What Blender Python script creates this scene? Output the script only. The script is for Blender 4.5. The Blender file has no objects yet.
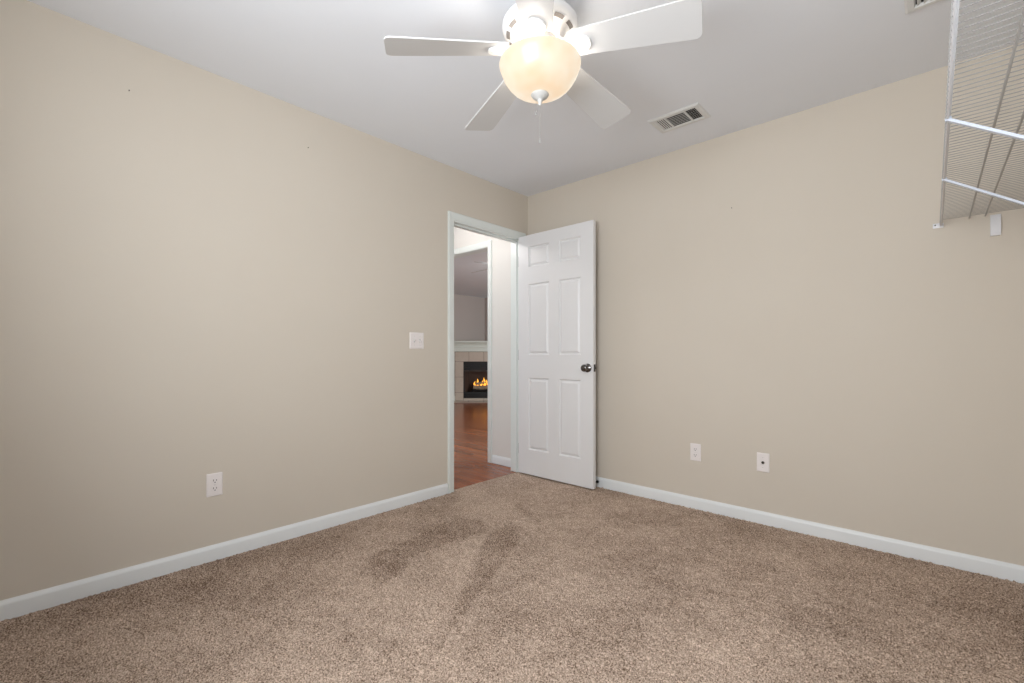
import bpy, bmesh, math, random
import numpy as np
from mathutils import Vector, Matrix

random.seed(7)
PI = math.pi
S = bpy.context.scene
COL = S.collection

# ------------------------------------------------------------------ camera
cam = bpy.data.objects.new('camera', bpy.data.cameras.new('camera'))
COL.objects.link(cam)
cam.location = (2.6498, -3.0733, 1.025)
cam.rotation_euler = (PI/2, 0, math.radians(132.746 - 90))
cam.data.sensor_width = 36.0
cam.data.lens = 16.0
cam.data.shift_y = 14.0/1024
cam.data.clip_start = 0.02
S.camera = cam

# ------------------------------------------------------------------ world, lights, exposure
def lin(c):
    return tuple(((v/255)/12.92 if v/255 <= 0.04045 else ((v/255+0.055)/1.055)**2.4) for v in c)

world = bpy.data.worlds.new('sky'); S.world = world
world.use_nodes = True
world.node_tree.nodes['Background'].inputs[0].default_value = (0.75, 0.87, 1.0, 1)
world.node_tree.nodes['Background'].inputs[1].default_value = 1.0

def area(name, loc, target, sx, sy, power, color):
    l = bpy.data.lights.new(name, 'AREA'); l.shape = 'RECTANGLE'
    l.size = sx; l.size_y = sy; l.energy = power; l.color = color
    o = bpy.data.objects.new(name, l); COL.objects.link(o)
    o.location = loc
    d = Vector(target) - Vector(loc)
    o.rotation_euler = d.to_track_quat('-Z', 'Y').to_euler()
    return o

def point(name, loc, power, color, rad):
    l = bpy.data.lights.new(name, 'POINT'); l.energy = power; l.color = color
    l.shadow_soft_size = rad
    o = bpy.data.objects.new(name, l); COL.objects.link(o); o.location = loc
    return o

W, DP, H = 2.985, -3.46, 2.44       # third wall x, wall behind the camera y, ceiling z
# daylight through two unseen windows, added to light the room
area('added_window_light', (2.02, DP-.05, 1.45), (2.22, 0.0, 2.62), 1.40, 1.14, 46, (0.952, 0.976, 1.0))
area('added_window_light', (W+.05, -2.42, 1.13), (0.0, -1.7, 1.75), 1.40, .92, 2.5, (0.952, 0.976, 1.0))
# bulbs in the fan's bowl
FX, FY = 1.522, -1.692
for k in range(3):
    a = math.radians(35 + 120*k)
    point('fan_bulb', (FX + .088*math.cos(a), FY + .088*math.sin(a), 2.162), 1.25, (1.0, 0.95, 0.88), 0.03)
# hall lamp, and an unseen fill light added inside the living room
point('hall_lamp', (-0.62, -0.75, 2.25), 12.5, (1.0, 0.96, 0.93), 0.10)
area('living_fill', (0.6, 2.6, 1.5), (-5.0, 3.2, 2.1), 1.6, 1.4, 85, (0.90, 1.0, 0.98))

S.view_settings.view_transform = 'Standard'
S.view_settings.look = 'None'
S.view_settings.gamma = 1.0
S.view_settings.use_curve_mapping = False
S.view_settings.exposure = 0.30
try:
    S.cycles.use_denoising = True
    S.cycles.max_bounces = 10
    S.cycles.diffuse_bounces = 6
    S.cycles.caustics_reflective = False
    S.cycles.caustics_refractive = False
    S.cycles.sample_clamp_indirect = 4.0
except Exception:
    pass

# ------------------------------------------------------------------ materials
def mat(name, rgb, rough=0.5, metal=0.0, spec=None, emit=None, estr=0.0):
    m = bpy.data.materials.new(name); m.use_nodes = True
    b = m.node_tree.nodes['Principled BSDF']
    b.inputs['Base Color'].default_value = (*lin(rgb), 1)
    b.inputs['Roughness'].default_value = rough
    b.inputs['Metallic'].default_value = metal
    if spec is not None: b.inputs['Specular IOR Level'].default_value = spec
    if emit:
        b.inputs['Emission Color'].default_value = (*lin(emit), 1)
        b.inputs['Emission Strength'].default_value = estr
    return m

def nodes(m):
    nt = m.node_tree
    return nt, nt.nodes, nt.links, nt.nodes['Principled BSDF']

def noise_bump(m, scale, strength, dist=0.002, var=0.0, vscale=2.0, rgb2=None):
    nt, N, L, b = nodes(m)
    tc = N.new('ShaderNodeTexCoord')
    nz = N.new('ShaderNodeTexNoise'); nz.inputs['Scale'].default_value = scale
    nz.inputs['Detail'].default_value = 4
    L.new(tc.outputs['Object'], nz.inputs['Vector'])
    bp = N.new('ShaderNodeBump'); bp.inputs['Strength'].default_value = strength
    bp.inputs['Distance'].default_value = dist
    L.new(nz.outputs['Fac'], bp.inputs['Height'])
    L.new(bp.outputs['Normal'], b.inputs['Normal'])
    if rgb2:
        n2 = N.new('ShaderNodeTexNoise'); n2.inputs['Scale'].default_value = vscale
        n2.inputs['Detail'].default_value = 3
        L.new(tc.outputs['Object'], n2.inputs['Vector'])
        mx = N.new('ShaderNodeMix'); mx.data_type = 'RGBA'
        mx.inputs['A'].default_value = b.inputs['Base Color'].default_value[:]
        mx.inputs['B'].default_value = (*lin(rgb2), 1)
        L.new(n2.outputs['Fac'], mx.inputs['Factor'])
        L.new(mx.outputs['Result'], b.inputs['Base Color'])
    return m

M = {}
M['wall'] = noise_bump(mat('wall_paint', (208, 200, 188), .75, spec=.3), 180, .06, rgb2=(204, 195, 182), vscale=1.6)
M['hall_wall'] = noise_bump(mat('hall_paint', (221, 218, 213), .7, spec=.3), 180, .05)
M['living_wall'] = noise_bump(mat('living_paint', (190, 178, 174), .7, spec=.3), 180, .05)
M['ceiling'] = noise_bump(mat('ceiling_paint', (231, 234, 239), .85, spec=.2), 90, .08, rgb2=(226, 229, 235), vscale=2.5)
M['trim'] = mat('trim_gloss', (222, 227, 224), .35)
M['base'] = mat('baseboard_gloss', (226, 229, 230), .35)
M['door'] = noise_bump(mat('door_paint', (226, 226, 227), .38), 260, .05)
M['plastic'] = mat('white_plastic', (232, 226, 224), .35)
M['dark'] = mat('dark_slot', (40, 36, 34), .6)
M['black'] = mat('black_rubber', (18, 17, 16), .6)
M['chrome'] = mat('dark_chrome', (112, 110, 109), .09, metal=1.0)
M['steel'] = mat('steel', (150, 150, 150), .35, metal=1.0)
M['bronze'] = mat('dark_metal', (70, 66, 60), .4, metal=.8)
M['fan'] = mat('fan_white', (232, 231, 230), .4)
M['blade'] = mat('fan_blade_white', (206, 206, 206), .45)
M['fan_grey'] = mat('fan_cap_grey', (196, 196, 194), .45)
M['chain'] = mat('chain_grey', (150, 150, 148), .5)
M['slot'] = mat('fan_slot', (120, 114, 110), .7)
M['vent'] = mat('vent_white', (215, 216, 215), .45)
M['ventdark'] = mat('vent_dark', (30, 30, 30), .9)
M['shelf'] = mat('shelf_white', (220, 220, 223), .35)
M['wire'] = mat('shelf_wire_shaded', (142, 141, 139), .4)  # white wire darkened: shade of its underside is put into the colour
M['wire_rod'] = mat('shelf_rod_shaded', (168, 166, 163), .4)  # same white, with less shade put into the colour than the wires
M['strip'] = mat('shelf_brace', (200, 207, 219), .35)
M['mantel'] = mat('mantel_white', (225, 228, 222), .4)
M['grout'] = mat('tile_grout', (150, 128, 120), .8)
M['tile'] = noise_bump(mat('tile_beige', (208, 194, 182), .45), 40, .05, rgb2=(196, 180, 168), vscale=14)
M['fire_black'] = mat('fireplace_black', (34, 33, 36), .45)
M['firebrick'] = noise_bump(mat('firebrick', (120, 98, 90), .85), 50, .2)
M['log'] = noise_bump(mat('fire_log', (200, 176, 150), .85), 60, .5, rgb2=(90, 60, 40), vscale=18)
M['flame'] = mat('flame', (255, 170, 60), .5, emit=(255, 176, 66), estr=1.3)
M['bulb_off'] = mat('glass_bowl_off', (228, 218, 200), .3)

# alabaster bowl: translucent warm glass with a soft glow, mottled by a noise
def bowl_material():
    m = bpy.data.materials.new('alabaster_glass'); m.use_nodes = True
    nt, N, L, b = nodes(m)
    tc = N.new('ShaderNodeTexCoord')
    nz = N.new('ShaderNodeTexNoise'); nz.inputs['Scale'].default_value = 7
    nz.inputs['Detail'].default_value = 2
    L.new(tc.outputs['Object'], nz.inputs['Vector'])
    cr = N.new('ShaderNodeValToRGB')
    cr.color_ramp.elements[0].position = .35; cr.color_ramp.elements[0].color = (*lin((255, 226, 192)), 1)
    cr.color_ramp.elements[1].position = .62; cr.color_ramp.elements[1].color = (*lin((255, 247, 230)), 1)
    L.new(nz.outputs['Fac'], cr.inputs['Fac'])
    tr = N.new('ShaderNodeBsdfTranslucent'); L.new(cr.outputs['Color'], tr.inputs['Color'])
    b.inputs['Base Color'].default_value = (*lin((130, 118, 100)), 1)
    b.inputs['Roughness'].default_value = .25
    L.new(cr.outputs['Color'], b.inputs['Emission Color'])
    b.inputs['Emission Strength'].default_value = .62
    mx = N.new('ShaderNodeMixShader'); mx.inputs[0].default_value = .025
    L.new(b.outputs[0], mx.inputs[1]); L.new(tr.outputs[0], mx.inputs[2])
    L.new(mx.outputs[0], N['Material Output'].inputs['Surface'])
    return m
M['bowl'] = bowl_material()

def carpet_material():
    m = mat('carpet_pile', (190, 166, 148), .95, spec=.1)
    nt, N, L, b = nodes(m)
    tc = N.new('ShaderNodeTexCoord')
    def nz(scale, detail, rough=.5):
        n = N.new('ShaderNodeTexNoise'); n.inputs['Scale'].default_value = scale
        n.inputs['Detail'].default_value = detail; n.inputs['Roughness'].default_value = rough
        L.new(tc.outputs['Object'], n.inputs['Vector']); return n
    big = nz(2.6, 4, .6); mid = nz(14, 3, .6); fine = nz(190, 2, .75)
    at = N.new('ShaderNodeAttribute'); at.attribute_name = 'pile_lay_shade'
    def math_(op, a, b2):
        n = N.new('ShaderNodeMath'); n.operation = op
        for i, v in enumerate((a, b2)):
            if isinstance(v, (int, float)): n.inputs[i].default_value = v
            else: L.new(v, n.inputs[i])
        return n.outputs[0]
    # fleck tone of the yarn
    ramp = N.new('ShaderNodeValToRGB')
    e = ramp.color_ramp.elements
    e[0].position = .34; e[0].color = (*lin((92, 70, 54)), 1)
    e[1].position = .66; e[1].color = (*lin((226, 203, 184)), 1)
    f = math_('ADD', fine.outputs['Fac'], math_('MULTIPLY', math_('SUBTRACT', big.outputs['Fac'], .5), .20))
    f = math_('ADD', f, math_('MULTIPLY', math_('SUBTRACT', mid.outputs['Fac'], .5), .12))
    f = math_('SUBTRACT', f, math_('MULTIPLY', at.outputs['Fac'], .044))
    L.new(f, ramp.inputs['Fac'])
    L.new(ramp.outputs['Color'], b.inputs['Base Color'])
    bp = N.new('ShaderNodeBump'); bp.inputs['Strength'].default_value = .5; bp.inputs['Distance'].default_value = .004
    L.new(fine.outputs['Fac'], bp.inputs['Height']); L.new(bp.outputs['Normal'], b.inputs['Normal'])
    return m
M['carpet'] = carpet_material()

def wood_material():
    m = mat('hardwood', (150, 84, 56), .22)
    nt, N, L, b = nodes(m)
    tc = N.new('ShaderNodeTexCoord')
    br = N.new('ShaderNodeTexBrick')
    br.inputs['Color1'].default_value = (*lin((178, 106, 66)), 1)
    br.inputs['Color2'].default_value = (*lin((144, 80, 48)), 1)
    br.inputs['Mortar'].default_value = (*lin((74, 36, 24)), 1)
    br.inputs['Scale'].default_value = 1.0
    br.inputs['Brick Width'].default_value = .85
    br.inputs['Row Height'].default_value = .083
    br.inputs['Mortar Size'].default_value = .0018
    br.inputs['Bias'].default_value = 0.0
    L.new(tc.outputs['Object'], br.inputs['Vector'])
    mp = N.new('ShaderNodeMapping'); mp.inputs['Scale'].default_value = (1.2, 26, 1)
    L.new(tc.outputs['Object'], mp.inputs['Vector'])
    nz = N.new('ShaderNodeTexNoise'); nz.inputs['Scale'].default_value = 3; nz.inputs['Detail'].default_value = 5
    L.new(mp.outputs['Vector'], nz.inputs['Vector'])
    mx = N.new('ShaderNodeMix'); mx.data_type = 'RGBA'; mx.blend_type = 'MULTIPLY'
    mx.inputs['Factor'].default_value = .55
    cr = N.new('ShaderNodeValToRGB')
    cr.color_ramp.elements[0].position = .3; cr.color_ramp.elements[0].color = (.45, .4, .38, 1)
    cr.color_ramp.elements[1].position = .65; cr.color_ramp.elements[1].color = (1, 1, 1, 1)
    L.new(nz.outputs['Fac'], cr.inputs['Fac'])
    L.new(br.outputs['Color'], mx.inputs['A']); L.new(cr.outputs['Color'], mx.inputs['B'])
    L.new(mx.outputs['Result'], b.inputs['Base Color'])
    return m
M['wood'] = wood_material()

# ------------------------------------------------------------------ mesh helpers
def link(name, me, m, parent=None):
    o = bpy.data.objects.new(name, me); COL.objects.link(o)
    for x in (m if isinstance(m, (list, tuple)) else [m]): me.materials.append(x)
    if parent: o.parent = parent
    return o

def obj(name, bm, m, parent=None, smooth=False, angle=40):
    bmesh.ops.recalc_face_normals(bm, faces=bm.faces[:])
    me = bpy.data.meshes.new(name); bm.to_mesh(me); bm.free()
    if smooth:
        for p in me.polygons: p.use_smooth = True
        me.set_sharp_from_angle(angle=math.radians(angle))
    return link(name, me, m, parent)

def tag(o, label=None, cat=None, group=None, kind=None):
    if label: o['label'] = label
    if cat: o['category'] = cat
    if group: o['group'] = group
    if kind: o['kind'] = kind
    return o

def thing(name, label, cat, loc=(0, 0, 0), rot=(0, 0, 0), group=None, kind=None):
    o = bpy.data.objects.new(name, None); COL.objects.link(o)
    o.empty_display_size = .05
    o.location = loc; o.rotation_euler = rot
    return tag(o, label, cat, group, kind)

def B():
    return bmesh.new()

def add_box(bm, lo, hi, bevel=0.0, seg=2, mi=0, rot=None, at=None):
    g = bmesh.ops.create_cube(bm, size=1.0)['verts']
    lo = Vector(lo); hi = Vector(hi); c = (lo+hi)/2; d = hi-lo
    for v in g:
        v.co = Vector((v.co.x*d.x, v.co.y*d.y, v.co.z*d.z)) + c
    fs = set(f for v in g for f in v.link_faces)
    if bevel > 0:
        es = list(set(e for v in g for e in v.link_edges))
        r = bmesh.ops.bevel(bm, geom=es, offset=bevel, segments=seg, affect='EDGES', profile=.5)
        g = list(set(g) | set(r['verts']))
        g = [v for v in g if v.is_valid]
        fs = set(f for v in g for f in v.link_faces)
    for f in fs: f.material_index = mi
    if rot is not None:
        bmesh.ops.transform(bm, matrix=rot, verts=[v for v in g if v.is_valid])
    return g

def box(name, lo, hi, m, parent=None, bevel=0.0, seg=2):
    bm = B(); add_box(bm, lo, hi, bevel, seg)
    return obj(name, bm, m, parent, smooth=bevel > 0, angle=35)

def add_lathe(bm, prof, n=48, c=(0, 0, 0), axis='z', close=True):
    rings = []
    for r, z in prof:
        if r < 1e-6:
            rings.append([bm.verts.new((0, 0, z))])
        else:
            rings.append([bm.verts.new((r*math.cos(2*PI*k/n), r*math.sin(2*PI*k/n), z)) for k in range(n)])
    for a, b in zip(rings[:-1], rings[1:]):
        for k in range(n):
            k2 = (k+1) % n
            if len(a) == 1 and len(b) == 1: continue
            if len(a) == 1: bm.faces.new((a[0], b[k], b[k2]))
            elif len(b) == 1: bm.faces.new((a[k], a[k2], b[0]))
            else: bm.faces.new((a[k], a[k2], b[k2], b[k]))
    vs = [v for r in rings for v in r]
    if axis == 'y':
        for v in vs: v.co = Vector((v.co.x, -v.co.z, v.co.y))     # +z of profile -> -y
    if axis == 'x':
        for v in vs: v.co = Vector((v.co.z, v.co.x, v.co.y))
    for v in vs: v.co += Vector(c)
    return vs

def add_tube(bm, pts, r, n=8, cap=True):
    pts = [Vector(p) for p in pts]
    rs = r if isinstance(r, (list, tuple)) else [r]*len(pts)
    rings = []
    up0 = None
    for i, p in enumerate(pts):
        t = (pts[min(i+1, len(pts)-1)] - pts[max(i-1, 0)]).normalized()
        ref = Vector((0, 0, 1)) if abs(t.z) < .95 else Vector((1, 0, 0))
        a = t.cross(ref).normalized(); b = t.cross(a).normalized()
        if up0 is not None and a.dot(up0) < 0: a, b = -a, -b
        up0 = a
        rings.append([bm.verts.new(p + rs[i]*(a*math.cos(2*PI*k/n) + b*math.sin(2*PI*k/n))) for k in range(n)])
    for A, Bq in zip(rings[:-1], rings[1:]):
        for k in range(n):
            bm.faces.new((A[k], A[(k+1) % n], Bq[(k+1) % n], Bq[k]))
    if cap:
        bm.faces.new(rings[0][::-1]); bm.faces.new(rings[-1])
    return [v for r_ in rings for v in r_]

def add_prism(bm, poly, f0, f1):
    """poly: list of 2-D points; f0, f1 map a 2-D point to its two 3-D ends."""
    a = [bm.verts.new(f0(p)) for p in poly]; b = [bm.verts.new(f1(p)) for p in poly]
    n = len(poly)
    bm.faces.new(a); bm.faces.new(b[::-1])
    for k in range(n):
        bm.faces.new((a[k], b[k], b[(k+1) % n], a[(k+1) % n]))
    return a+b

def rounded_rect(w, h, r, n=5, cx=0, cy=0):
    out = []
    for sx, sy, a0 in ((1, 1, 0), (-1, 1, 90), (-1, -1, 180), (1, -1, 270)):
        for k in range(n+1):
            a = math.radians(a0 + 90*k/n)
            out.append((cx + sx*(w/2-r) + r*math.cos(a), cy + sy*(h/2-r) + r*math.sin(a)))
    return out

# ------------------------------------------------------------------ room shell
T = 0.11                            # partition thickness
OY0, OY1, OZ = -0.858, -0.094, 2.05  # bedroom doorway in the left wall
HX0, HX1, HZ = -1.27, -0.503, 2.074             # opening at the end of the hall

def struct(o, label, cat):
    return tag(o, label, cat, kind='structure')

# carpet: a fine grid whose vertices are the tips of the pile
S1 = [(0.543, -1.868), (0.513, -1.624), (0.43, -1.203), (0.583, -1.122), (0.732, -1.206), (0.714, -1.457), (0.692, -1.731), (0.826, -1.848), (0.837, -2.013)]
S2 = [(0.785, -1.238), (0.735, -1.028), (0.852, -1.031), (0.97, -1.202), (1.14, -1.557), (1.249, -1.802), (1.36, -2.033), (1.441, -2.208), (1.346, -2.045), (1.229, -1.871), (1.042, -1.584), (0.847, -1.352)]
L1 = [(0.766, -1.255), (0.908, -1.45), (1.179, -1.834), (1.343, -2.109), (1.235, -2.148), (1.01, -2.206), (0.85, -1.969), (0.744, -1.728)]
S3 = [(0.46, -0.72), (0.50, -0.70), (0.93, -0.90), (0.90, -0.96)]
def make_carpet():
    x0, x1, y0, y1 = -0.035, W, DP, 0.0
    st = 0.0065
    nx = int((x1-x0)/st)+1; ny = int((y1-y0)/st)+1
    xs = np.linspace(x0, x1, nx); ys = np.linspace(y0, y1, ny)
    X, Y = np.meshgrid(xs, ys)
    rng = np.random.default_rng(3)
    inner = np.ones_like(X); inner[0, :] = inner[-1, :] = 0; inner[:, 0] = inner[:, -1] = 0
    # the strip in the doorway only; elsewhere the carpet ends at the wall
    outside = (X < 0.0) & ((Y < OY0) | (Y > OY1))
    X = np.where(outside, 0.0, X)
    Z = rng.normal(0, .0028, X.shape)
    Z[:, :2] = np.minimum(Z[:, :2], 0)
    X = X + rng.normal(0, .0011, X.shape)*inner; Y = Y + rng.normal(0, .0011, Y.shape)*inner
    def pip(poly):
        ins = np.zeros(X.shape, bool); n = len(poly)
        for i in range(n):
            ax, ay = poly[i]; bx, by = poly[(i+1) % n]
            c = ((ay > Y) != (by > Y)) & (X < (bx-ax)*(Y-ay)/((by-ay) + 1e-12) + ax)
            ins ^= c
        return ins.astype(float)
    mask = pip(S1) + pip(S2) + .6*pip(S3) - .55*pip(L1)
    # brushed patches, paler and darker; the left skirting strip is partly painted-in shade
    def spot(cx, cy, rx, ry, ang=0):
        c, s = math.cos(ang), math.sin(ang)
        u = (X-cx)*c + (Y-cy)*s; v = -(X-cx)*s + (Y-cy)*c
        return np.exp(-(u/rx)**2 - (v/ry)**2)
    mask += 1.0*spot(.15, -2.5, .35, .9) + .3*spot(2.75, -.45, .5, .35) + .5*spot(1.55, -.06, .16, .06)
    mask += .35*spot(1.75, -1.15, .5, .18, .4) + .35*spot(1.5, -.75, .35, .1, .6)
    mask -= .4*spot(2.3, -.42, .12, .07) + .35*spot(.35, -.9, .3, .35) + .4*spot(2.05, -.5, .16, .09) + .3*spot(2.15, -1.2, .5, .12, .1)
    k = np.array([1, 2, 1.]); k /= k.sum()
    for _ in range(1):
        mask = np.apply_along_axis(lambda r: np.convolve(r, k, 'same'), 1, mask)
        mask = np.apply_along_axis(lambda r: np.convolve(r, k, 'same'), 0, mask)
    Z -= .0012*np.clip(mask, 0, 1)
    co = np.stack([X, Y, Z], -1).reshape(-1, 3).astype(np.float32)
    i = np.arange(nx*ny).reshape(ny, nx)
    F = np.stack([i[:-1, :-1], i[:-1, 1:], i[1:, 1:], i[1:, :-1]], -1).reshape(-1, 4).astype(np.int32)
    me = bpy.data.meshes.new('floor')
    me.vertices.add(len(co)); me.vertices.foreach_set('co', co.ravel())
    me.loops.add(F.size); me.loops.foreach_set('vertex_index', F.ravel())
    me.polygons.add(len(F)); me.polygons.foreach_set('loop_start', np.arange(0, F.size, 4, dtype=np.int32))
    me.update(calc_edges=True)
    at = me.attributes.new('pile_lay_shade', 'FLOAT', 'POINT')
    at.data.foreach_set('value', mask.ravel().astype(np.float32))
    for_s = np.ones(len(F), bool); me.polygons.foreach_set('use_smooth', for_s)
    o = link('floor', me, M['carpet'])
    return struct(o, 'beige brown cut pile carpet covering the bedroom floor', 'carpet')
make_carpet()

box_ = box
def slab(name, lo, hi, m, label, cat):
    return struct(box(name, lo, hi, m), label, cat)

slab('floor_hall', (-6.2, DP, -.06), (-.036, 5.6, -.004), M['wood'], 'glossy red brown hardwood plank floor beyond the doorway', 'wood floor')
slab('ceiling', (-.002, DP-.1, H), (W+.1, T, H+.1), M['ceiling'], 'white painted bedroom ceiling above the fan', 'ceiling')

def left_wall():
    bm = B()
    add_box(bm, (-T, DP, -.02), (0, OY0-.012, H)); add_box(bm, (-T, OY1+.012, -.02), (0, 0, H))
    add_box(bm, (-T, OY0-.012, OZ), (0, OY1+.012, H))
    for f in bm.faces:
        if f.calc_center_median().x < -T+.001: f.material_index = 1
    return obj('wall_left', bm, [M['wall'], M['hall_wall']])
struct(left_wall(), 'beige left wall with the doorway, light switch and one outlet', 'wall')
slab('wall_back', (0, 0, -.02), (W+.1, T, H), M['wall'], 'beige right-hand wall behind the open door with two wall plates', 'wall')
def side_wall():
    bm = B(); wy0, wy1, wz0, wz1 = -3.14, -1.70, .66, 1.60
    add_box(bm, (W, DP, -.02), (W+.1, wy0, H)); add_box(bm, (W, wy1, -.02), (W+.1, 0, H))
    add_box(bm, (W, wy0, -.02), (W+.1, wy1, wz0)); add_box(bm, (W, wy0, wz1), (W+.1, wy1, H))
    o = obj('wall_right', bm, M['wall'])
    bm = B()  # frame of an unseen window, added here to bring in side light
    for lo, hi in (((W-.012, wy0-.05, wz0-.06), (W, wy0, wz1+.05)), ((W-.012, wy1, wz0-.06), (W, wy1+.05, wz1+.05)),
                   ((W-.012, wy0, wz1), (W, wy1, wz1+.05)), ((W-.03, wy0-.06, wz0-.03), (W+.09, wy1+.06, wz0)),
                   ((W+.06, wy0, wz0), (W+.09, wy0+.03, wz1)), ((W+.06, wy1-.03, wz0), (W+.09, wy1, wz1)),
                   ((W+.06, wy0, wz1-.03), (W+.09, wy1, wz1))): add_box(bm, lo, hi, .002, 1)
    struct(obj('added_window_2', bm, M['trim']), 'white framed window added on the side wall below the wire shelf to let in light, out of view', 'window')
    return o
struct(side_wall(), 'beige side wall that carries the wire shelf', 'wall')
def front_wall():
    bm = B(); y0, y1 = DP-.1, DP
    wx0, wx1, wz0, wz1 = 1.28, 2.76, .78, 2.04
    add_box(bm, (-T, y0, -.02), (wx0, y1, H)); add_box(bm, (wx1, y0, -.02), (W+.1, y1, H))
    add_box(bm, (wx0, y0, -.02), (wx1, y1, wz0)); add_box(bm, (wx0, y0, wz1), (wx1, y1, H))
    return obj('wall_front', bm, M['wall'])
struct(front_wall(), 'beige wall behind the viewer with the added window', 'wall')
def window():  # unseen window, added so that light enters from behind the camera
    bm = B(); y0, y1 = DP-.09, DP+.012
    for lo, hi in (((1.22, y1-.02, .72), (1.28, y1, 2.10)), ((2.76, y1-.02, .72), (2.82, y1, 2.10)),
                   ((1.22, y1-.02, 2.04), (2.82, y1, 2.10)), ((1.20, y1-.03, .70), (2.84, y1+.03, .76)),
                   ((1.28, y0, .78), (1.32, y0+.05, 2.04)), ((2.72, y0, .78), (2.76, y0+.05, 2.04)),
                   ((1.28, y0, 1.99), (2.76, y0+.05, 2.04)), ((1.28, y0, .78), (2.76, y0+.05, .83))):
        add_box(bm, lo, hi, .003, 1)
    o = obj('added_window_1', bm, M['trim']); struct(o, 'white framed window added behind the viewer to let in light', 'window')
window()

# hall shell
def hall_wall():
    bm = B()
    add_box(bm, (HX1, 0, -.02), (-T+.0, T, H)); add_box(bm, (-1.6, 0, -.02), (HX0, T, H))
    add_box(bm, (HX0, 0, HZ), (HX1, T, H))
    for f in bm.faces:
        if f.calc_center_median().y > T-.001: f.material_index = 1
    return obj('wall_hall', bm, [M['hall_wall'], M['living_wall']])
struct(hall_wall(), 'pale pinkish white hall wall seen through the doorway', 'wall')
slab('wall_hall_side', (-1.6, DP, -.02), (-1.5, 0, H), M['hall_wall'], 'far side wall of the hall beyond the doorway', 'wall')
slab('ceiling_hall', (-1.6, DP, H), (-.002, T, H+.1), M['ceiling'], 'white ceiling of the hall beyond the doorway', 'ceiling')
# living room shell
KX, KY = -5.447, 4.694
slab('wall_living_left', (KX-.1, T, -.02), (KX, KY+.1, H), M['living_wall'], 'grey mauve living room wall left of its corner above the mantel', 'wall')
slab('wall_living_back', (KX, KY, -.02), (1.2, KY+.1, H), M['living_wall'], 'grey mauve living room wall right of its corner above the mantel', 'wall')
slab('wall_living_right', (1.1, T, -.02), (1.2, KY, H), M['living_wall'], 'living room end wall out of view', 'wall')
slab('wall_living_front', (KX, T-.1, -.02), (-1.6, T, H), M['living_wall'], 'living room wall beside the hall opening', 'wall')
slab('ceiling_living', (KX-.1, T, H), (1.2, KY+.1, H+.1), M['ceiling'], 'ceiling of the living room seen through both doorways', 'ceiling')

# ------------------------------------------------------------------ baseboards
BP = [(0, 0), (.014, 0), (.014, .058), (.0125, .064), (.008, .071), (.005, .077), (0, .077)]
def baseboard(name, p0, p1, out, label, m=None):
    p0 = Vector((*p0, -.004)); p1 = Vector((*p1, -.004)); out = Vector((*out, 0))
    bm = B()
    add_prism(bm, BP, lambda q: p0 + out*q[0] + Vector((0, 0, q[1]+.003)), lambda q: p1 + out*q[0] + Vector((0, 0, q[1]+.003)))
    return struct(obj(name, bm, m or M['base'], smooth=True, angle=30), label, 'baseboard')
baseboard('baseboard_left', (0, DP), (0, OY0-.062), (1, 0), 'white baseboard along the left wall up to the doorway')
baseboard('baseboard_back', (0.0, 0), (W, 0), (0, -1), 'white baseboard along the right-hand wall')
baseboard('baseboard_right', (W, 0), (W, DP), (-1, 0), 'white baseboard under the wire shelf wall')
baseboard('baseboard_hall', (-T, 0), (HX1+.062, 0), (0, -1), 'short white baseboard on the hall wall seen through the doorway')

# ------------------------------------------------------------------ door casings and jambs
CW = .054
CP = [(0, 0), (0, .009), (.010, .012), (.040, .015), (.048, .016), (CW, .013), (CW, 0)]   # width, thickness
def casing(name, a0, a1, zt, P, m, parent=None):
    """P(a, z, t): along-wall, height, out-of-wall. Three mitred boards."""
    bm = B()
    add_prism(bm, CP, lambda q: P(a0-q[0], -.003, q[1]), lambda q: P(a0-q[0], zt+q[0], q[1]))
    add_prism(bm, CP, lambda q: P(a1+q[0], -.003, q[1]), lambda q: P(a1+q[0], zt+q[0], q[1]))
    add_prism(bm, CP, lambda q: P(a0-q[0], zt+q[0], q[1]), lambda q: P(a1+q[0], zt+q[0], q[1]))
    return obj(name, bm, m, parent, smooth=True, angle=25)

t1 = casing('trim_1', OY0+.0, OY1-.0, OZ-.004, lambda a, z, t: Vector((t, a, z)), M['trim'])
struct(t1, 'white moulded casing and jamb around the bedroom doorway', 'door frame')
bm = B()
add_box(bm, (-T, OY0-.012, -.003), (.001, OY0, OZ)); add_box(bm, (-T, OY1, -.003), (.001, OY1+.012, OZ))
add_box(bm, (-T, OY0, OZ-.014), (.001, OY1, OZ))
obj('jamb', bm, M['trim'], t1)
bm = B()
add_box(bm, (-.085, OY0, -.003), (-.04, OY0+.010, OZ-.014), .002, 1)
add_box(bm, (-.085, OY1-.010, -.003), (-.04, OY1, OZ-.014), .002, 1)
add_box(bm, (-.085, OY0, OZ-.026), (-.04, OY1, OZ-.014), .002, 1)
obj('stop_moulding', bm, M['trim'], t1)
casing('hall_casing', OY0, OY1, OZ-.004, lambda a, z, t: Vector((-T-t, a, z)), M['trim'], t1)

t2 = casing('trim_2', HX0, HX1, HZ, lambda a, z, t: Vector((a, -t, z)), M['trim'])
struct(t2, 'white casing of the opening from the hall to the fireplace room', 'door frame')
bm = B()
add_box(bm, (HX0, -.001, -.003), (HX0+.012, T+.001, HZ)); add_box(bm, (HX1-.004, -.001, -.003), (HX1, T+.001, HZ))
add_box(bm, (HX0, -.001, HZ-.004), (HX1, T+.001, HZ))
obj('jamb', bm, M['trim'], t2)
casing('inner_casing', HX0, HX1, HZ, lambda a, z, t: Vector((a, T+t, z)), M['trim'], t2)

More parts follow.
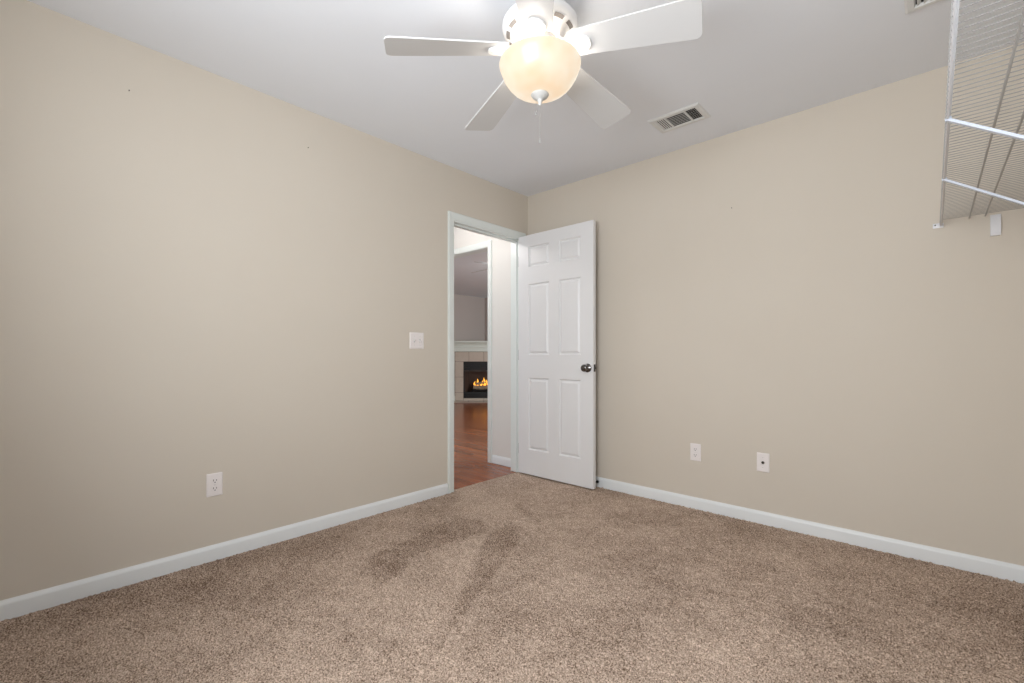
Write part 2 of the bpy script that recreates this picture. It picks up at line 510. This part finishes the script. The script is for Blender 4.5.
# ------------------------------------------------------------------ six-panel door, open at a right angle
def door():
    x0, x1, y0, y1, z0, z1 = .006, .766, -.130, -.095, .012, 2.052
    xs = [0, .114, .335, .437, .646, .76]
    zs = [0, .212, .824, 1.018, 1.622, 1.764, 1.940, z1-z0]
    bm = B()
    def face_grid(y, flip):
        V = [[bm.verts.new((x0+x, y, z0+z)) for x in xs] for z in zs]
        panels = []
        for j in range(len(zs)-1):
            for i in range(len(xs)-1):
                q = (V[j][i], V[j][i+1], V[j+1][i+1], V[j+1][i])
                f = bm.faces.new(q if not flip else q[::-1])
                if i in (1, 3) and j in (1, 3, 5): panels.append(f)
        return V, panels
    Vf, pf = face_grid(y0, False); Vb, pb = face_grid(y1, True)
    nx, nz = len(xs), len(zs)
    for i in range(nx-1):
        bm.faces.new((Vf[0][i+1], Vf[0][i], Vb[0][i], Vb[0][i+1]))
        bm.faces.new((Vf[-1][i], Vf[-1][i+1], Vb[-1][i+1], Vb[-1][i]))
    for j in range(nz-1):
        bm.faces.new((Vf[j][0], Vf[j+1][0], Vb[j+1][0], Vb[j][0]))
        bm.faces.new((Vf[j+1][-1], Vf[j][-1], Vb[j][-1], Vb[j+1][-1]))
    bmesh.ops.recalc_face_normals(bm, faces=bm.faces[:])
    for fs in (pf, pb):
        for f in fs:
            bmesh.ops.inset_individual(bm, faces=[f], thickness=.012, depth=-.011)
            bmesh.ops.inset_individual(bm, faces=[f], thickness=.008, depth=0)
            bmesh.ops.inset_individual(bm, faces=[f], thickness=.022, depth=.009)
    d = obj('door_1', bm, M['door'])
    struct(d, 'white six-panel interior door standing open against the right-hand wall', 'door')
    md = d.modifiers.new('bevel', 'BEVEL'); md.width = .002; md.segments = 1; md.limit_method = 'ANGLE'; md.angle_limit = math.radians(60)
    kx, kz = .717, .930
    for sgn, nm in ((1, 'knob'), (-1, 'knob')):
        bm = B()
        if sgn > 0:
            prof = [(0, 0), (.033, 0), (.0335, .004), (.030, .008), (.014, .010), (.011, .014), (.011, .026), (.018, .031),
                    (.0255, .040), (.028, .049), (.0265, .057), (.019, .063), (.008, .065), (0, .065)]
            add_lathe(bm, prof, 40, (kx, y0, kz), 'y')
        else:
            prof = [(0, 0), (.033, 0), (.030, .006), (.012, .009), (.011, .022), (.024, .032), (.027, .042), (.02, .053), (0, .056)]
            vs = add_lathe(bm, prof, 32, (0, 0, 0), 'y')
            for v in vs: v.co = Vector((v.co.x+kx, -v.co.y+y1, v.co.z+kz))
        k = obj(nm, bm, M['chrome'], d, smooth=True, angle=50)
    bm = B(); add_box(bm, (x1-.001, -.125, kz-.028), (x1+.0015, -.1, kz+.028), .0006, 1)
    lp = obj('latch_plate', bm, M['steel'], d)
    bm = B()
    for dz in (-.018, .018): add_box(bm, (x1+.001, -.121, kz+dz-.009), (x1+.003, -.104, kz+dz+.009), .001, 1)
    add_box(bm, (x1, -.1185, kz-.008), (x1+.009, -.107, kz+.008), .002, 1)
    obj('latch_bolt', bm, M['bronze'], lp)
    for hz in (.22, 1.03, 1.84):
        bm = B()
        add_lathe(bm, [(0, -.045), (.006, -.045), (.006, .045), (.004, .048), (0, .05)], 14, (.006, -.088, hz))
        add_box(bm, (.0035, -.128, hz-.045), (.0062, -.09, hz+.045))
        obj('hinge', bm, M['steel'], d, smooth=True)
    # rubber tipped stop screwed to the back of the leaf
    bm = B()
    add_lathe(bm, [(0, 0), (.012, 0), (.012, .004), (.006, .008), (.005, .058), (0, .058)], 18, (0, 0, 0), 'y')
    for v in bm.verts: v.co = Vector((v.co.x+.742, -v.co.y+y1, v.co.z+.047))
    st = obj('door_stop', bm, M['bronze'], d, smooth=True)
    bm = B(); add_lathe(bm, [(0, .052), (.009, .052), (.010, .058), (.010, .068), (.007, .0715), (0, .0715)], 18, (0, 0, 0), 'y')
    for v in bm.verts: v.co = Vector((v.co.x+.742, -v.co.y+y1, v.co.z+.047))
    obj('rubber_tip', bm, M['black'], st, smooth=True)
door()

# ------------------------------------------------------------------ wall plates
def rot_for(normal):
    # local x along the wall, local z up, local -y out of the wall
    return {'-y': (0, 0, 0), '+x': (0, 0, PI/2)}[normal]

def plate_mesh(w, h, holes=()):
    bm = B()
    outer = rounded_rect(w, h, .004, 3); inner = rounded_rect(w-.008, h-.008, .003, 3)
    a = [bm.verts.new((x, 0, z)) for x, z in outer]
    b = [bm.verts.new((x, -.003, z)) for x, z in outer]
    c = [bm.verts.new((x, -.006, z)) for x, z in inner]
    n = len(a)
    for P, Q in ((a, b), (b, c)):
        for k in range(n): bm.faces.new((P[k], P[(k+1) % n], Q[(k+1) % n], Q[k]))
    bm.faces.new(c); bm.faces.new(a[::-1])
    return bm

def screw(parent, x, z, y=-.006):
    bm = B(); add_lathe(bm, [(0, 0), (.0034, 0), (.003, .0012), (0, .0014)], 14, (x, y, z), 'y')
    o = obj('screw', bm, M['plastic'], parent, smooth=True)
    bm = B(); add_box(bm, (x-.0028, y-.0017, z-.0004), (x+.0028, y-.0012, z+.0004))
    obj('screw_slot', bm, M['dark'], o)

def outlet(loc, normal, label):
    t = thing('wall_outlet', label, 'outlet', loc, rot_for(normal))
    obj('cover_plate', plate_mesh(.070, .115), M['plastic'], t, smooth=True, angle=30)
    screw(t, 0, 0)
    for s in (1, -1):
        bm = B(); cz = s*.0195
        poly = [(.0172*math.cos(a), cz + max(-.0122, min(.0122, .0172*math.sin(a)))) for a in [2*PI*k/28 for k in range(28)]]
        add_prism(bm, poly, lambda q: Vector((q[0], -.005, q[1])), lambda q: Vector((q[0], -.0085, q[1])))
        r = obj('receptacle', bm, M['plastic'], t, smooth=True, angle=30)
        bm = B()
        add_box(bm, (-.0078, -.0088, cz-.001), (-.0052, -.0080, cz+.0085)); add_box(bm, (.0052, -.0088, cz), (.0078, -.0080, cz+.0078))
        add_lathe(bm, [(0, 0), (.0027, 0), (.0027, .0005), (0, .0005)], 12, (0, -.0084, cz-.0065), 'y')
        obj('slots', bm, M['dark'], r)
    return t
outlet((0, -2.4085, .3765), '+x', 'white duplex outlet low on the left wall')
outlet((1.4845, 0, .3775), '-y', 'white duplex outlet low on the right-hand wall, nearer the door')

def switch(loc, normal, label):
    t = thing('light_switch', label, 'light switch', loc, rot_for(normal))
    obj('cover_plate', plate_mesh(.117, .115), M['plastic'], t, smooth=True, angle=30)
    for sx, up in ((-.023, 1), (.023, -1)):
        bm = B(); add_box(bm, (sx-.0055, -.0075, -.0125), (sx+.0055, -.0055, .0125), .001, 1)
        s = obj('switch_slot', bm, M['fan_grey'], t, smooth=True)
        bm = B()
        add_prism(bm, [(-.006, -.0045), (-.006, .0045), (-.0175, .0045+up*.009), (-.0180, up*.009-.001), (-.0175, -.0045+up*.006)],
                  lambda q: Vector((sx-.0042, q[0], q[1])), lambda q: Vector((sx+.0042, q[0], q[1])))
        obj('toggle', bm, M['plastic'], t, smooth=True, angle=25)
        screw(t, sx, .030); screw(t, sx, -.030)
    return t
switch((0, -1.189, 1.128), '+x', 'white double light switch on the left wall beside the doorway')

t = thing('coaxial_wall_plate', 'white wall plate with one dark round jack, low on the right-hand wall', 'wall plate', (1.892, 0, .374))
obj('cover_plate', plate_mesh(.070, .115), M['plastic'], t, smooth=True, angle=30)
screw(t, 0, .030); screw(t, 0, -.030)
bm = B(); add_lathe(bm, [(0, .005), (.0085, .005), (.0085, .008), (.0058, .0085), (.0055, .016), (.0035, .016), (.0033, .011), (0, .011)], 18, (0, 0, 0), 'y')
obj('coaxial_jack', bm, M['bronze'], t, smooth=True, angle=30)

# small nails left in the walls
def nail(loc, axis, label):
    bm = B()
    add_lathe(bm, [(0, 0), (.0016, 0), (.0016, .006), (.0026, .0062), (.0026, .0075), (0, .0078)], 12, (0, 0, 0), 'y' if axis == '-y' else 'x')
    o = obj('nail', bm, M['bronze'], None, smooth=True, angle=30); o.location = loc
    return tag(o, label, 'nail')
nail((0, -2.740, 2.213), '+x', 'small nail high on the left wall near the picture edge')
nail((0, -1.943, 2.224), '+x', 'small nail high on the left wall below the left fan blade')
nail((1.713, 0, 1.962), '-y', 'small nail high on the right-hand wall right of the door')

# ------------------------------------------------------------------ ceiling register
def register():
    x0, x1, y0, y1 = 1.386, 1.688, -.500, -.300
    t = thing('ceiling_vent', 'white rectangular ceiling register with three louvred sections', 'air vent', ((x0+x1)/2, (y0+y1)/2, H))
    w, d = x1-x0, y1-y0
    o1 = [(-w/2, -d/2), (w/2, -d/2), (w/2, d/2), (-w/2, d/2)]
    ix, iy = w/2-.034, d/2-.034
    bm = B()
    def ring(px, py, z): return [bm.verts.new((sx*px, sy*py, z)) for sx, sy in ((-1, -1), (1, -1), (1, 1), (-1, 1))]
    R = [ring(w/2, d/2, 0), ring(w/2, d/2, -.002), ring(w/2-.008, d/2-.008, -.009), ring(ix+.006, iy+.006, -.009), ring(ix, iy, -.004), ring(ix, iy, -.0006)]
    for A, Bq in zip(R[:-1], R[1:]):
        for k in range(4): bm.faces.new((A[k], A[(k+1) % 4], Bq[(k+1) % 4], Bq[k]))
    cx = .058
    for s in (-1, 1): add_box(bm, (s*cx-.005, -iy, -.0085), (s*cx+.005, iy, -.001))
    obj('frame', bm, M['vent'], t, smooth=True, angle=25)
    bm = B(); add_box(bm, (-ix-.003, -iy-.003, -.0012), (ix+.003, iy+.003, -.0004))
    obj('duct_opening', bm, M['ventdark'], t)
    def slat_bm(vals, lo, hi, along, tilt, wd):
        bm = B()
        for v in vals:
            vs = add_box(bm, (-.5*wd, lo, -.0004), (.5*wd, hi, .0004))
            R_ = Matrix.Rotation(math.radians(tilt), 4, 'Y')
            for q in vs:
                q.co = R_ @ q.co + Vector((v, 0, -.0050))
                if along == 'x': q.co = Vector((q.co.y, q.co.x, q.co.z))
        return bm
    n = 5; xs = [-ix+.006 + (ix-cx-.012)*k/(n-1) for k in range(n)]
    obj('louvre', slat_bm(xs, -iy, iy, 'y', -22, .0056), M['vent'], t)
    obj('louvre', slat_bm([-v for v in xs], -iy, iy, 'y', 50, .0050), M['vent'], t)
    n = 8; ys = [-iy+.004 + (2*iy-.008)*k/(n-1) for k in range(n)]
    obj('louvre', slat_bm(ys, -cx+.005, cx-.005, 'x', -14, .0080), M['vent'], t)
    bm = B()
    for k in range(1, 6):
        v = -iy + 2*iy*k/6
        add_box(bm, (cx+.005, v-.0012, -.003), (ix, v+.0012, -.0015))
    obj('damper_blade', bm, M['steel'], t)
register()

def return_grille():
    x0, x1, y0, y1 = 2.566, 2.930, -.980, -.588
    t = thing('ceiling_vent', 'white ceiling grille at the upper right edge, beside the wire shelf', 'air vent', ((x0+x1)/2, (y0+y1)/2, H))
    w, d = x1-x0, y1-y0; ix, iy = w/2-.034, d/2-.034
    bm = B()
    def ring(px, py, z): return [bm.verts.new((sx*px, sy*py, z)) for sx, sy in ((-1, -1), (1, -1), (1, 1), (-1, 1))]
    R = [ring(w/2, d/2, 0), ring(w/2, d/2, -.003), ring(w/2-.009, d/2-.009, -.011), ring(ix+.006, iy+.006, -.011), ring(ix, iy, -.004), ring(ix, iy, -.0006)]
    for A, Bq in zip(R[:-1], R[1:]):
        for k in range(4): bm.faces.new((A[k], A[(k+1) % 4], Bq[(k+1) % 4], Bq[k]))
    obj('frame', bm, M['vent'], t, smooth=True, angle=25)
    bm = B(); add_box(bm, (-ix-.003, -iy-.003, -.0012), (ix+.003, iy+.003, -.0004)); obj('duct_opening', bm, M['ventdark'], t)
    bm = B(); n = 15
    for k in range(n):
        v = -ix + .010 + (2*ix-.02)*k/(n-1)
        vs = add_box(bm, (-.007, -iy, -.0005), (.007, iy, .0005)); R_ = Matrix.Rotation(math.radians(-38), 4, 'Y')
        for q in vs: q.co = R_ @ q.co + Vector((v, 0, -.006))
    obj('louvre', bm, M['vent'], t)
return_grille()

# ------------------------------------------------------------------ ceiling fan
ZB = 2.20
def fan(name, loc, a0, label, bowl_mat, with_chain=True, pitch=13.0):
    t = thing(name, label, 'ceiling fan', (*loc, H))
    z = lambda v: v - H
    bm = B()
    add_lathe(bm, [(0, 0), (.078, 0), (.082, z(2.418)), (.086, z(2.385)), (.104, z(2.352)), (.134, z(2.330)), (.1465, z(2.316)), (.148, z(2.304)), (.144, z(2.292)), (.132, z(2.281)), (.112, z(2.272)), (.100, z(2.262)), (.090, z(2.248)), (.060, z(2.244)), (0, z(2.244))], 64)
    hs = obj('motor_housing', bm, M['fan'], t, smooth=True, angle=35)
    n = 12
    for k in range(n):                                             # cooling slots around the lower rim
        bm = B()
        A0 = 2*PI*k/n + .08; A1 = A0 + 2*PI/n*.62
        q = []
        for j in range(7):
            a = A0 + (A1-A0)*j/6
            q.append((.131*math.cos(a), .131*math.sin(a)))
        for j in range(6):
            p, r_ = q[j], q[j+1]
            v = [bm.verts.new((p[0], p[1], z(2.2795))), bm.verts.new((r_[0], r_[1], z(2.2795))), bm.verts.new((r_[0]*.90, r_[1]*.90, z(2.2735))), bm.verts.new((p[0]*.90, p[1]*.90, z(2.2735)))]
            bm.faces.new(v)
        bmesh.ops.remove_doubles(bm, verts=bm.verts[:], dist=1e-5)
        bmesh.ops.solidify(bm, geom=bm.faces[:], thickness=.002)
        obj('vent_slot', bm, M['slot'], hs)
    bm = B()
    add_lathe(bm, [(0, z(2.246)), (.070, z(2.246)), (.074, z(2.238)), (.074, z(2.200)), (.066, z(2.188)), (.050, z(2.180)), (.050, z(2.172)), (.062, z(2.166)), (.062, z(2.160)), (.020, z(2.156)), (.008, z(2.150)), (.008, z(2.046)), (0, z(2.046))], 48)
    obj('switch_housing', bm, M['fan'], t, smooth=True, angle=35)
    # glass bowl, open at the top, held by a rod through its centre
    bm = B()
    prof = [(.150, z(2.170)), (.157, z(2.166)), (.1595, z(2.158)), (.157, z(2.148)), (.152, z(2.136)), (.143, z(2.114)), (.128, z(2.090)), (.108, z(2.070)), (.082, z(2.055)), (.052, z(2.0465)), (.020, z(2.044)), (.0085, z(2.044))]
    add_lathe(bm, prof, 64)
    g = obj('glass_bowl', bm, bowl_mat, t, smooth=True, angle=80)
    sd = g.modifiers.new('thickness', 'SOLIDIFY'); sd.thickness = .003; sd.offset = -1
    bm = B()
    add_lathe(bm, [(0, z(2.0475)), (.034, z(2.0475)), (.035, z(2.043)), (.030, z(2.036)), (.018, z(2.029)), (.010, z(2.025)), (.0105, z(2.020)), (.007, z(2.015)), (.0072, z(2.008)), (.004, z(2.002)), (0, z(2.001))], 32)
    obj('finial', bm, M['fan_grey'], t, smooth=True, angle=45)
    if with_chain:
        for cx, cy, zb in ((-.012, -.009, 1.975), (.0, .0, 1.865)):
            bm = B(); zz = z(2.006) if zb < 1.9 else z(2.030); k = 0
            add_tube(bm, [(cx, cy, zz), (cx, cy, z(zb))], .0006, 6)
            c = obj('pull_chain', bm, M['chain'], t, smooth=True)
            bm = B(); add_lathe(bm, [(0, z(zb+.008)), (.002, z(zb+.006)), (.003, z(zb-.004)), (.002, z(zb-.010)), (0, z(zb-.011))], 12, (cx, cy, 0))
            obj('chain_pull', bm, M['chain'], c, smooth=True)
    for k in range(5):
        a = math.radians(a0 + 72*k)
        Rz = Matrix.Rotation(a, 4, 'Z')
        Px = Matrix.Rotation(math.atan(.10), 4, 'Y') @ Matrix.Rotation(math.radians(-pitch), 4, 'X')
        Tr = Matrix.Translation((0, 0, z(ZB+.02)))
        # blade outline, x along its length
        pts = []
        r0, r1, w0, w1, cr = .135, .590, .112, .161, .024
        def wid(x): return w0 + (w1-w0)*min(1, (x-r0)/(r1-r0-.03))
        xs_ = [r0 + (r1-cr-r0)*j/8 for j in range(9)]
        up = [(x, wid(x)/2) for x in xs_]
        arc = [(r1-cr + cr*math.sin(q), w1/2-cr + cr*math.cos(q)) for q in [PI/2*j/6 for j in range(1, 7)]]
        poly = up + arc + [(x, -y) for x, y in reversed(arc)] + [(x, -y) for x, y in reversed(up)]
        bm = B()
        add_prism(bm, poly, lambda q: Vector((q[0], q[1], -.003)), lambda q: Vector((q[0], q[1], .003)))
        bmesh.ops.transform(bm, matrix=Rz @ Tr @ Px, verts=bm.verts[:])
        bl = obj('blade', bm, M['blade'], t)
        md = bl.modifiers.new('bevel', 'BEVEL'); md.width = .0012; md.segments = 2; md.limit_method = 'ANGLE'
        # blade iron: arm from the motor and an oval medallion under the blade
        bm = B()
        arm = [(.072, .022), (.095, .019), (.115, .020), (.135, .029), (.155, .036), (.178, .036), (.196, .027), (.206, .012)]
        pol = arm + [(x, -y) for x, y in reversed(arm)]
        vs = add_prism(bm, pol, lambda q: Vector((q[0], q[1], -.0105 + (.045*max(0, (.125-q[0])/.055)))), lambda q: Vector((q[0], q[1], -.0032 + (.045*max(0, (.125-q[0])/.055)))))
        bmesh.ops.transform(bm, matrix=Rz @ Tr @ Px, verts=bm.verts[:])
        ir = obj('blade_iron', bm, M['fan'], t)
        md = ir.modifiers.new('bevel', 'BEVEL'); md.width = .003; md.segments = 2; md.limit_method = 'ANGLE'
        for sx, sy in ((.145, .017), (.145, -.017), (.186, 0)):
            bm = B()
            add_lathe(bm, [(0, -.0105), (.0045, -.0105), (.0036, -.0122), (0, -.0128)], 12, (sx, sy, 0))
            bmesh.ops.transform(bm, matrix=Rz @ Tr @ Px, verts=bm.verts[:])
            obj('screw', bm, M['fan'], ir, smooth=True)
    return t
fan('ceiling_fan', (FX, FY), 17.4, 'white five-blade ceiling fan with a lit alabaster glass bowl', M['bowl'])
fan('ceiling_fan', (-1.40, 1.30), 222.7-27, 'dim ceiling fan in the room beyond the doorway, only its blade tips visible', M['bulb_off'], with_chain=False)

# ------------------------------------------------------------------ wire shelf on the side wall
def wire_shelf():
    xf, zf, zd = 2.680, 1.664, 1.684
    ye = DP+.02
    t = thing('wire_shelf', 'white wire closet shelf at the upper right edge', 'shelf', (xf, 0, zf))
    L = lambda x, y, z: (x-xf, y, z-zf)
    bm = B()
    add_tube(bm, [L(xf, -.004, zf), L(xf, ye, zf)], .0032, 10)
    add_tube(bm, [L(xf+.004, -.004, zd-.004), L(xf+.004, ye, zd-.004)], .0026, 10)
    obj('front_rail', bm, M['shelf'], t, smooth=True)
    bm = B(); y = -.030
    while y > ye:
        add_tube(bm, [L(xf-.0035, y, zf-.003), L(xf-.0045, y, zf+.004), L(xf-.0015, y, zd-.002), L(xf+.010, y, zd+.0012), L(W-.006, y, zd+.0012)], .0012, 6)
        y -= .0254
    obj('deck_wires', bm, M['wire'], t, smooth=True)
    for rx in (2.778, 2.831, W-.008):
        bm = B(); add_tube(bm, [L(rx, -.008, zd-.006), L(rx, ye, zd-.006)], .0031, 8)
        obj('support_rod', bm, M['wire_rod'], t, smooth=True)
    for by in (-.80, -1.37, -2.02, -2.65):
        bm = B()
        p0 = Vector(L(xf, by, zf-.002)); p1 = Vector(L(W-.003, by, zf-.208))
        d = (p1-p0).normalized(); nrm = Vector((-d.z, 0, d.x))
        # channel section strip, slightly bowed
        secs = []
        for j in range(9):
            u = j/8; c = p0.lerp(p1, u)
            secs.append([bm.verts.new(c + Vector((0, sy*.0065, 0)) + nrm*sn*.0035) for sy, sn in ((-1, -1), (1, -1), (1, 1), (-1, 1))])
        for A, Bq in zip(secs[:-1], secs[1:]):
            for k in range(4): bm.faces.new((A[k], A[(k+1) % 4], Bq[(k+1) % 4], Bq[k]))
        bm.faces.new(secs[0][::-1]); bm.faces.new(secs[-1])
        add_box(bm, L(xf-.006, by-.007, zf-.006), L(xf+.008, by+.007, zf+.005), .002, 1)     # hook over the rail
        add_box(bm, L(W-.006, by-.011, zf-.24), L(W-.0005, by+.011, zf-.18), .002, 1)      # foot on the wall
        obj('support_brace', bm, M['strip'], t, smooth=True, angle=30)
    # end cup screwed to the wall at the rail's end
    bm = B()
    add_box(bm, L(xf-.030, -.005, zf-.012), L(xf+.010, -.0005, zf+.012), .002, 2)
    add_lathe(bm, [(0, .004), (.0075, .004), (.0075, .020), (.0055, .020), (.0055, .008), (0, .008)], 18, L(xf, 0, zf), 'y')
    br = obj('end_bracket', bm, M['shelf'], t, smooth=True, angle=35)
    bm = B(); add_lathe(bm, [(0, .0045), (.0035, .0045), (.003, .0065), (0, .007)], 12, L(xf-.021, 0, zf+.003), 'y')
    obj('screw', bm, M['bronze'], br, smooth=True)
    # moulded clip plate under the deck
    bm = B()
    prof = []
    for j in range(13):
        u = j/12; zz = 1.678 - .098*u
        yy = -.0105 - .004*math.sin(PI*u*1.0) + (.006 if u < .15 else 0)*(1-u/.15) - .004*(u > .85)*(u-.85)/.15
        prof.append((yy, zz))
    poly = prof + [(-.0005, 1.580), (-.0005, 1.678)]
    add_prism(bm, poly, lambda q: Vector(L(2.847, q[0], q[1])), lambda q: Vector(L(2.881, q[0], q[1])))
    obj('wall_clip', bm, M['shelf'], t, smooth=True, angle=40)
wire_shelf()

# ------------------------------------------------------------------ corner fireplace in the far room
def fireplace():
    d = .92
    n = Vector((.70711, -.70711, 0))
    t = thing('fireplace', 'corner fireplace with white mantel, beige tile surround and burning gas logs', 'fireplace',
              (KX + n.x*d, KY + n.y*d, 0), (0, 0, math.radians(45)))
    OW, O0, O1 = .455, .065, .887            # opening half width, bottom, top
    MW = .90
    # chase: corner bump-out, open at the firebox
    bm = B()
    add_box(bm, (-MW, 0, 0), (-OW, .02, 1.33)); add_box(bm, (OW, 0, 0), (MW, .02, 1.33))
    add_box(bm, (-OW, 0, O1), (OW, .02, 1.33)); add_box(bm, (-OW, 0, 0), (OW, .02, O0))
    obj('chase', bm, M['mantel'], t)
    # tiles
    bm = B(); bg = B()
    add_box(bg, (-.655, -.010, 0), (-OW, -.0, 1.115)); add_box(bg, (OW, -.010, 0), (.655, 0, 1.115)); add_box(bg, (-OW, -.010, O1), (OW, 0, 1.115))
    g = .004
    def tile(x0, x1, z0, z1): add_box(bm, (x0+g, -.017, z0+g), (x1-g, -.009, z1-g), .003, 1)
    for x0, x1 in ((-.645, -.334), (-.334, 0), (0, .334), (.334, .645)): tile(x0, x1, O1+.0, 1.108)
    for x0, x1 in ((-OW, -.0), (.0, OW)): tile(x0, x1, .004, O0-.002)
    add_box(bg, (-OW, -.010, 0), (OW, 0, O0))
    for s in (-1, 1):
        for z0, z1 in ((.012, .19), (.19, .54), (.54, O1)):
            a, b_ = sorted((s*.645, s*OW)); tile(a, b_, z0, z1)
    ts = obj('tile_surround', bm, M['tile'], t, smooth=True, angle=30)
    obj('grout', bg, M['grout'], ts)
    # hearth, flush tiles
    bm = B(); bg = B()
    for k in range(-3, 3): 
        x0 = k*.334; 
        add_box(bm, (x0+g, -.46, -.002), (x0+.334-g, -.018, .012), .003, 1)
    add_box(bg, (-1.004, -.462, -.003), (1.004, -.002, .008))
    h = obj('hearth', bm, M['tile'], t, smooth=True, angle=30); obj('grout', bg, M['grout'], h)
    # mantel: legs, frieze, stepped mouldings, shelf
    for s in (-1, 1):
        bm = B(); a, b_ = sorted((s*.655, s*.80)); add_box(bm, (a, -.045, .10), (b_, 0, 1.117), .004, 1); add_box(bm, (a-.008, -.055, 0), (b_+.008, 0, .12), .005, 1)
        obj('mantel_leg', bm, M['mantel'], t, smooth=True, angle=30)
    bm = B()
    add_box(bm, (-.82, -.055, 1.112), (.82, 0, 1.135), .004, 1); add_box(bm, (-.81, -.045, 1.135), (.81, 0, 1.285))
    add_box(bm, (-.83, -.062, 1.200), (.83, 0, 1.216), .004, 1)
    obj('frieze', bm, M['mantel'], t, smooth=True, angle=30)
    bm = B()
    for k, (e, z0, z1) in enumerate(((.075, 1.262, 1.285), (.105, 1.285, 1.305), (.15, 1.305, 1.312))): add_box(bm, (-.83-e*.3, -e, z0), (.83+e*.3, 0, z1), .004, 1)
    add_box(bm, (-.90, -.19, 1.312), (.90, .02, 1.352), .007, 2)
    poly = [(-.90, .02), (.90, .02), (.02, .90), (-.02, .90)]
    add_prism(bm, poly, lambda q: Vector((q[0], q[1], 1.325)), lambda q: Vector((q[0], q[1], 1.352)))
    obj('mantel_shelf', bm, M['mantel'], t, smooth=True, angle=30)
    # firebox
    bm = B()
    z0, z1 = .19, .72
    def quad(*p): bm.faces.new([bm.verts.new(v) for v in p])
    quad((-OW, .0, z0), (-OW+.10, .38, z0), (-OW+.10, .38, z1), (-OW, .0, z1))
    quad((OW, .0, z0), (OW-.10, .38, z0), (OW-.10, .38, z1), (OW, .0, z1))
    quad((-OW+.10, .38, z0), (OW-.10, .38, z0), (OW-.10, .38, z1), (-OW+.10, .38, z1))
    quad((-OW, 0, z0), (OW, 0, z0), (OW-.10, .38, z0), (-OW+.10, .38, z0))
    quad((-OW, 0, z1), (OW, 0, z1), (OW-.10, .38, z1), (-OW+.10, .38, z1))
    bmesh.ops.solidify(bm, geom=bm.faces[:], thickness=.01)
    obj('firebox', bm, M['firebrick'], t)
    bm = B()
    add_box(bm, (-OW, -.020, O0), (-OW+.022, .01, O1), .003, 1); add_box(bm, (OW-.022, -.020, O0), (OW, .01, O1), .003, 1)
    add_box(bm, (-OW, -.020, O1-.028), (OW, .01, O1), .003, 1); add_box(bm, (-OW, -.020, O0), (OW, .01, O0+.02), .003, 1)
    add_box(bm, (-OW, -.012, .70), (OW, .01, O1-.02)); add_box(bm, (-OW, -.012, O0), (OW, .01, .205))
    for k in range(3):
        add_box(bm, (-OW+.025, -.022, .735+.04*k), (OW-.025, -.008, .757+.04*k), .003, 1)
    for k in range(2): add_box(bm, (-OW+.025, -.022, .095+.05*k), (OW-.025, -.008, .122+.05*k), .003, 1)
    fr = obj('metal_frame', bm, M['fire_black'], t, smooth=True, angle=30)
    bm = B(); add_box(bm, (-OW+.03, -.024, .672), (OW-.03, -.016, .682), .002, 1)
    obj('screen_rod', bm, M['steel'], fr)
    # logs
    def log(p0, p1, r):
        bm = B(); p0 = Vector(p0); p1 = Vector(p1); N_ = 9
        pts = [p0.lerp(p1, j/(N_-1)) + Vector((random.uniform(-.006, .006), random.uniform(-.006, .006), random.uniform(-.008, .008))) for j in range(N_)]
        add_tube(bm, pts, [r*random.uniform(.86, 1.1) for _ in pts], 12)
        return obj('log', bm, M['log'], t, smooth=True, angle=60)
    log((-.24, .11, .300), (.26, .10, .290), .048)
    log((-.20, .22, .330), (.22, .25, .325), .055)
    log((-.19, .10, .375), (.10, .23, .420), .034)
    log((.19, .10, .370), (-.02, .22, .430), .032)
    bm = B()
    for k in range(7):
        x = -.25 + .5*k/6; add_box(bm, (x-.006, .05, .232), (x+.006, .30, .246))
    add_box(bm, (-.28, .06, .232), (.28, .072, .246)); add_box(bm, (-.28, .26, .232), (.28, .272, .246))
    for sx in (-.25, .25):
        for sy in (.066, .266): add_box(bm, (sx-.006, sy-.006, .198), (sx+.006, sy+.006, .240))
    obj('log_grate', bm, M['fire_black'], t)
    # flames: separate bent tongues
    for x, y, h_, r, lean in ((-.215, .14, .13, .022, .01), (-.135, .17, .20, .030, -.015), (-.06, .15, .15, .024, .02), (.01, .18, .23, .034, .0), (.09, .15, .17, .027, -.02), (.16, .17, .21, .030, .015), (.23, .14, .12, .02, -.01)):
        bm = B(); z_ = .335; h_ *= .82
        pts, rs = [], []
        for j in range(9):
            u = j/8
            pts.append((x + lean*u*u*2 + .012*math.sin(5*u + x*20), y, z_ + h_*u)); rs.append(max(.0015, r*(1-u)**.8*(.55+1.3*u*(1-u)+.3)))
        add_tube(bm, pts, rs, 10)
        obj('flame', bm, M['flame'], t, smooth=True, angle=80)
    return t
fireplace()
